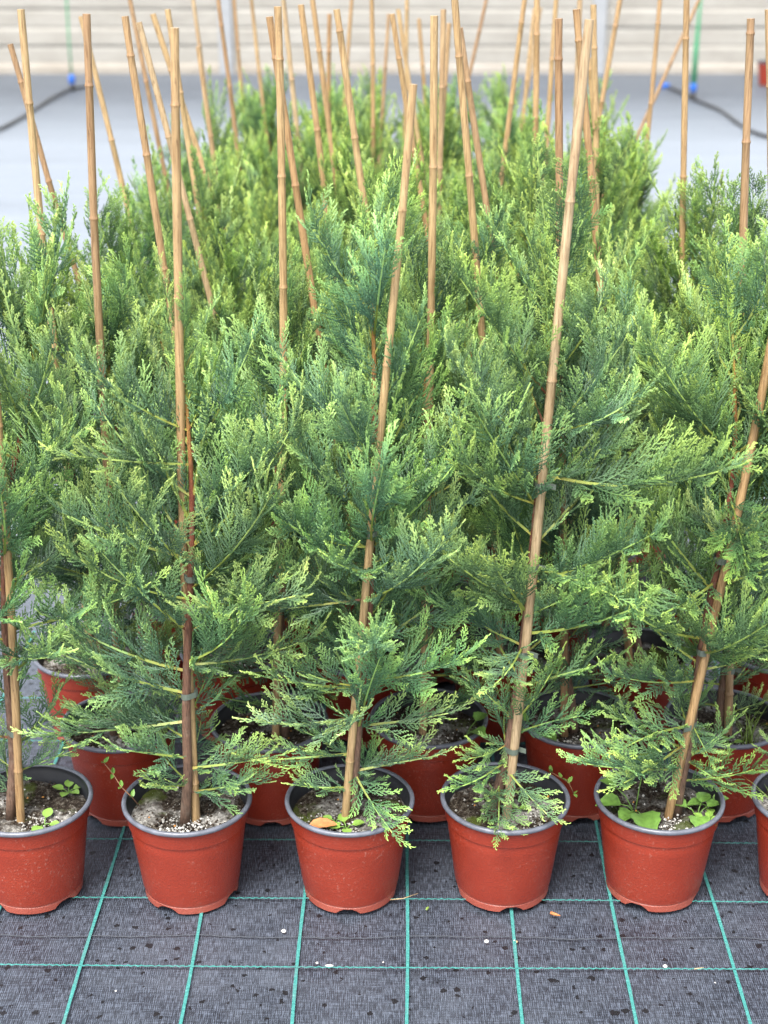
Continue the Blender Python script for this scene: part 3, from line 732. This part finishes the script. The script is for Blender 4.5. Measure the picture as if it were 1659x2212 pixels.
weed(tA[4], loc(tA[4], 1506, 1762), [(LEAF_BROAD, 170, 30, .018, .8), (LEAF_BROAD, 60, 35, .018, .65), (LEAF_BROAD, -95, 12, .012, .90), (LEAF_BROAD, 20, 25, .018, .6)])
weed(tA[4], loc(tA[4], 1530, 1745), [(LEAF_BROAD, 15, 35, .010, .65), (LEAF_BROAD, 190, 25, .012, .6), (LEAF_SMALL, 270, 10, .008, 1.0)])
weed(tA[4], loc(tA[4], 1525, 1775), [(LEAF_SMALL, a, 15, .007, .9) for a in (0, 60, 140, 220, 300)])
grass(tA[5], (-.055, -.02, .133), 34, .10, wr); grass(tA[5], (-.03, -.045, .133), 20, .07, wr)

# ---- second row
yB = 2.125
B = []
specs = [(-.420, (225, 720), (187, 30), .004, -1, 'potted cypress in the second row behind the gap between seedling pot and tendril pot'),
         (-.183, (620, 690), (600, 14), .010, 1, 'potted cypress in the second row behind the gap between tendril pot and dead-leaf pot'),
         (.072, (925, 600), (938, 34), -.010, 1, 'second-row potted cypress with a broad green leaf, behind dead-leaf pot and four-band pot'),
         (.311, (1205, 600), (1207, 40), -.022, 1, 'second-row potted cypress with bare dark soil, behind four-band pot and broad-weed pot'),
         (.545, (1600, 650), (1622, 40), .006, -1, 'second-row potted cypress with grass and weeds in its soil, behind the broad-weed pot')]
tints = [NEUT, DARK, (.98, 1.02, 1.0), BLUE, GREEN]
for i, (x, tp_, ctp, cx, sd_, lab) in enumerate(specs):
    ex = []
    y = yB+(0 if i < 2 else .012)
    r_ = make_tree(x, y, P(tp_[0], tp_[1], y+.03), P(ctp[0], ctp[1], y), 20+i, (cx, -.015), sd_, low=.15, front=.75, tint=tints[i], soil=i, crust=(0 if i != 3 else None), nb=48, explicit=ex, cane_r=.0060)
    tag(r_, lab, 'potted tree'); B.append(r_)
weed(B[2], (.055, -.035, .133), [(LEAF_BROAD, -60, 40, .03, .9), (LEAF_BROAD, 40, 35, .03, .7)])
weed(B[3], (-.062, -.02, .133), [(LEAF_BROAD, 170, 40, .025, .8), (LEAF_BROAD, -60, 15, .015, .7)])
grass(B[4], (.03, -.045, .133), 26, .07, wr); weed(B[4], (.0, -.05, .133), [(LEAF_SMALL, a, 15, .007, .9) for a in (0, 120, 240)])

# ---- third row
yC = 2.365
C = []
specs = [(-.515, (95, 600), (45, 20), .01, 'third-row potted cypress at the outer corner, its red pot side catching the light'),
         (-.262, (330, 640), (270, 35), .0, 'third-row potted cypress with its bare brown trunk leaning to the cane, behind tendril pot'),
         (-.028, (670, 620), (582, 36), .005, 'third-row potted cypress hidden to the crown behind the dead-leaf pot'),
         (.205, (1010, 580), (980, -30), .0, 'third-row potted cypress with a shaded pot behind the four-band pot'),
         (.441, (1290, 600), (1245, 20), -.01, 'third-row potted cypress with a fully visible deep red pot and mossy soil'),
         (.690, (1600, 520), (1660, 20), .0, 'third-row potted cypress at the outer right-hand corner of the block')]
specs[5] = specs[5][:4]+('third-row potted cypress at the corner beside the grass-and-weed pot',)
for i, (x, tp_, ctp, cx, lab) in enumerate(specs):
    y = yC+.01*(i % 2)
    r_ = make_tree(x, y, P(tp_[0], tp_[1], y+.03), P(ctp[0], ctp[1], y), 40+i, (cx, -.01), (-1)**i, low=.5, front=.7, tint=random.Random(i).choice((NEUT, GREEN, DARK)), soil=i, nb=46, cane_r=.0062)
    tag(r_, lab, 'potted tree'); C.append(r_)

# ---- the rows behind: canes read from the photograph (top, a lower point)
rear_canes = [((22, 95), (100, 540)), ((175, 35), (240, 545)), ((282, 0), (330, 340)), ((300, 48), (500, 770)), ((330, 30), (440, 420)), ((362, 20), (360, 545)), ((417, 5), (417, 545)),
    ((428, 100), (437, 420)), ((472, 0), (485, 300)), ((505, 0), (537, 365)), ((545, 0), (582, 415)), ((612, 0), (615, 300)), ((650, 10), (705, 545)), ((675, 0), (720, 440)), ((712, 30), (720, 400)),
    ((727, 20), (772, 545)), ((760, 0), (745, 120)), ((802, 0), (790, 250)), ((840, 30), (772, 435)), ((847, 30), (950, 545)), ((880, 0), (862, 280)), ((958, 20), (940, 215)), ((970, 50), (955, 460)),
    ((993, 60), (1027, 385)), ((1050, 0), (990, 290)), ((1135, 0), (1115, 165)), ((1160, 0), (1162, 450)), ((1200, 0), (1165, 450)), ((1255, 0), (1245, 250)), ((1282, 10), (1250, 545)), ((1272, 125), (1280, 540)),
    ((1340, 0), (1295, 400)), ((1425, 0), (1375, 320)), ((1483, 0), (1475, 350)), ((1510, 0), (1490, 200)), ((1567, 20), (1505, 545)), ((860, 20), (880, 300)), ((905, 40), (893, 420))]
rear = []
rg = random.Random(99)
for k in range(3, 12):
    y = 1.90+.232*k; off = -.402 if k % 2 else -.287
    xs = [off-.232+.232*j for j in range(6)]
    xs = [x for x in xs if -.49 < x < (.56 if k < 8 else .50)]
    for x in xs: rear.append([x+.02+rg.uniform(-.018, .018), y+rg.uniform(-.018, .018), None])
for (a, b) in rear_canes:
    best = None
    for t in rear:
        if t[2]: continue
        bu, bv = to_px((t[0], t[1], .14)); lu = a[0]+(b[0]-a[0])*(bv-a[1])/(b[1]-a[1])
        zt = at_y(a[0], a[1], t[1])[2]
        cost = abs(lu-bu)/60+(abs(zt-1.21)/.05 if a[1] > 5 else abs(t[1]-3.4)/1.2)
        if best is None or cost < best[0]: best = (cost, t)
    if best and best[0] < 6: best[1][2] = (a, b)
for i, t in enumerate(rear):
    x, y, cn = t
    if cn:
        a, b = cn; q = at_y(a[0], a[1], y); base = np.array([x, y, .13])
        if a[1] <= 5: q = q+(q-base)/np.linalg.norm(q-base)*rg.uniform(.02, .12)
    else: q = np.array([x+rg.uniform(-.17, .17), y+rg.uniform(-.08, .08), rg.uniform(1.08, 1.24)])
    tz = rg.uniform(.76, .90)-.03*(y > 3.3)
    topw = np.array([x+(q[0]-x)*.35+rg.uniform(-.03, .03), y+rg.uniform(-.02, .03), tz])
    r_ = make_tree(x, y, topw, q, 100+i, (rg.uniform(-.012, .012), -.01), rg.choice((-1, 1)), tint=rg.choice((NEUT, GREEN, (.92, 1.0, .90), (1.08, 1.06, .86))), soil=i, nb=40, ties=1, cut=(.15 if y < 3.0 else .3), size=.92, cane_r=rg.uniform(.0052, .0066))
    if y > 4.35: tag(r_, 'young potted cypress with a cane in the last row, facing the concrete wall', 'potted tree', 'potted cypresses in the last row')
    elif x < -.36: tag(r_, 'young potted cypress at the block edge on the side of the thin green riser', 'potted tree', 'potted cypresses along the thin-riser edge')
    elif x > .40: tag(r_, 'young potted cypress at the block edge on the side of the capped hose', 'potted tree', 'potted cypresses along the capped-hose edge')
    else: tag(r_, 'young potted cypress with a cane, enclosed by others deep inside the block', 'potted tree', 'potted cypresses inside the block')

# ------------------------------------------------------------------ small loose things on the cloth
V, F = leaf_geo(.040, .022, .3, .10, .05)
fl = link('fallen_leaf', mesh_np('fallen_leaf', V, F, M_DRY)); q = at_z(668, 1783, .139); fl.location = (q[0], q[1], .1395); fl.rotation_euler = (.1, .02, -.05)
tag(fl, 'curled orange-brown dead leaf lying on pot soil', 'leaf')
def chip(u, v, r, mat, name, label, cat, group=None, sx=1.0, rot=0, z=0):
    rng = random.Random(int(u*7+v)); n = 7; mb = MB()
    rings = [(.55, 0), (1, .25), (.95, .6), (.5, .95)]
    for (s, h) in rings:
        for k in range(n):
            a = 2*math.pi*k/n; j = rng.uniform(.78, 1.15); mb.v.append((r*s*j*math.cos(a)*sx, r*s*j*math.sin(a), r*1.1*h)); mb.a.append(0)
    for j in range(3):
        for k in range(n): a = j*n+k; b = j*n+(k+1) % n; mb.f.append((a, b, b+n, a+n))
    mb.f.append(tuple(range(n))[::-1]); mb.f.append(tuple(3*n+k for k in range(n)))
    q = at_z(u, v, z); o = link(name, mb.mesh(name, mat), None, (q[0], q[1], z-.001), (0, 0, rot)); tag(o, label, cat, group)
for (u, v, r) in ((613, 2012, .0036), (685, 2080, .0022), (1051, 2034, .0033), (1111, 2033, .0024), (1437, 2088, .0034), (250, 2140, .0014), (1545, 2122, .0012), (828, 2078, .0014)):
    chip(u, v, r, M_PERL, 'perlite_grain', 'white perlite grain lying on the dark cloth', 'grain', 'perlite grains scattered on the cloth')
chip(712, 2086, .0022, M_PERL, 'perlite_flake', 'long pale perlite flake on a mint thread', 'flake', sx=3.2)
chip(1116, 2034, .0020, M_STRAW, 'seed_husk', 'small tan husk beside a perlite grain and mint thread', 'husk', sx=1.3, rot=1.2)
chip(923, 1962, .0022, M_GRASS, 'leaf_scrap', 'tiny green leaf scrap on the dark cloth', 'leaf scrap', sx=2.2, rot=1.0)
def twig(pts, r, mat, name, label, cat):
    mb = MB(); mb.tube([(*(at_z(u, v, h)[:2]), h) for u, v, h in pts], r, 6); tag(link(name, mb.mesh(name, mat)), label, cat)
twig([(838, 1944, .002), (870, 1941, .003), (903, 1930, .004)], [.0008, .0008, .0004], M_STRAW, 'straw', 'thin dry straw lying across a mint thread between two pots', 'straw')
twig([(1190, 1972, .003), (1199, 1975, .004), (1210, 1978, .003)], [.0026, .0022, .0010], M_DRY, 'bark_curl', 'small orange bark curl on the dark cloth', 'bark curl')
twig([(1500, 2093, .003), (1520, 2090, .003)], [.0008, .0006], M_STRAW, 'straw', 'short dry straw on a mint thread far from pots', 'straw')

# ------------------------------------------------------------------ irrigation in the aisle
def hose(uv, name, label, r=.011):
    pts = []
    ctrl = [Vector((at_z(u, v, r)[0], at_z(u, v, r)[1], r-.003)) for u, v in uv]
    ext = [ctrl[0]*2-ctrl[1]]+ctrl+[ctrl[-1]*2-ctrl[-2]]
    for i in range(1, len(ext)-2):
        for k in range(8):
            t = k/8; p0, p1, p2, p3 = ext[i-1:i+3]
            pts.append(.5*((2*p1)+(p2-p0)*t+(2*p0-5*p1+4*p2-p3)*t*t+(3*p1-p0-3*p2+p3)*t**3))
    pts.append(ctrl[-1]); mb = MB(); mb.tube(pts, r, 8)
    o = link(name, mb.mesh(name, M_HOSE)); tag(o, label, 'hose'); return o
hose([(190, 186), (155, 192), (120, 207), (75, 235), (40, 257), (0, 277), (-80, 310)], 'irrigation_hose', 'black irrigation hose running out from the thin green riser')
h2 = hose([(1440, 186), (1470, 198), (1497, 213), (1530, 226), (1560, 240), (1590, 262), (1625, 283), (1680, 300), (1760, 318)], 'irrigation_hose', 'black irrigation hose with a blue end cap lying in the aisle')
q = at_z(1437, 186, .011); mb = MB(); mb.tube([(q[0]-.05, q[1]+.01, .011), (q[0]-.035, q[1]+.008, .012), (q[0]+.03, q[1]-.01, .012)], [.016, .022, .020], 12); link('end_cap', mb.mesh('end_cap', M_BLUE), h2)
def riser(u, v, h, r, label, wedge):
    q = at_z(u, v, 0); o = bpy.data.objects.new('sprinkler_riser', None); col.objects.link(o); o.location = (q[0], q[1], 0); tag(o, label, 'sprinkler')
    mb = MB(); mb.tube([(0, 0, 0), (0, 0, .05)], [.020, .018], 10); link('base_clip', mb.mesh('base_clip', M_HOSE), o)
    mb = MB(); mb.tube([(0, 0, .045), (0, 0, .06), (0, 0, .10), (0, 0, .115)], [.014, .024, .024, .016], 12); link('coupling', mb.mesh('coupling', M_BLUE), o)
    mb = MB(); mb.tube([(0, 0, .11), (0, 0, .12+h*.25), (.005, 0, .12+h*.55), (.008, 0, .12+h)], [r*wedge, r*wedge*.8, r, r], 8); link('stem', mb.mesh('stem', M_GREENP), o)
    mb = MB(); mb.tube([(.008, 0, .115+h), (.008, 0, .14+h), (.008, 0, .15+h), (.008, 0, .17+h)], [.008, .018, .006, .012], 8); link('sprinkler_head', mb.mesh('sprinkler_head', M_HOSE), o)
riser(157, 196, .95, .008, 'thin green sprinkler riser with blue coupling on the dark cloth', 1.0)
riser(1496, 214, .95, .009, 'green wedge-footed sprinkler riser with blue coupling at the capped hose', 2.2)
# a stray empty red pot by the wall
q = at_z(1667, 187, 0); sp_ = bpy.data.objects.new('plant_pot', None); col.objects.link(sp_); sp_.location = (q[0], q[1]+.08, 0); sp_.scale = (1.15,)*3; tag(sp_, 'stray red plastic pot standing alone near the concrete wall', 'pot')
po = link('shell', POT, sp_); link('rim', RIM, po); link('liner', LINER, po)
chip(1433, 153, .05, M_PERL, 'stone', 'white stone lying at the foot of the concrete wall', 'stone')
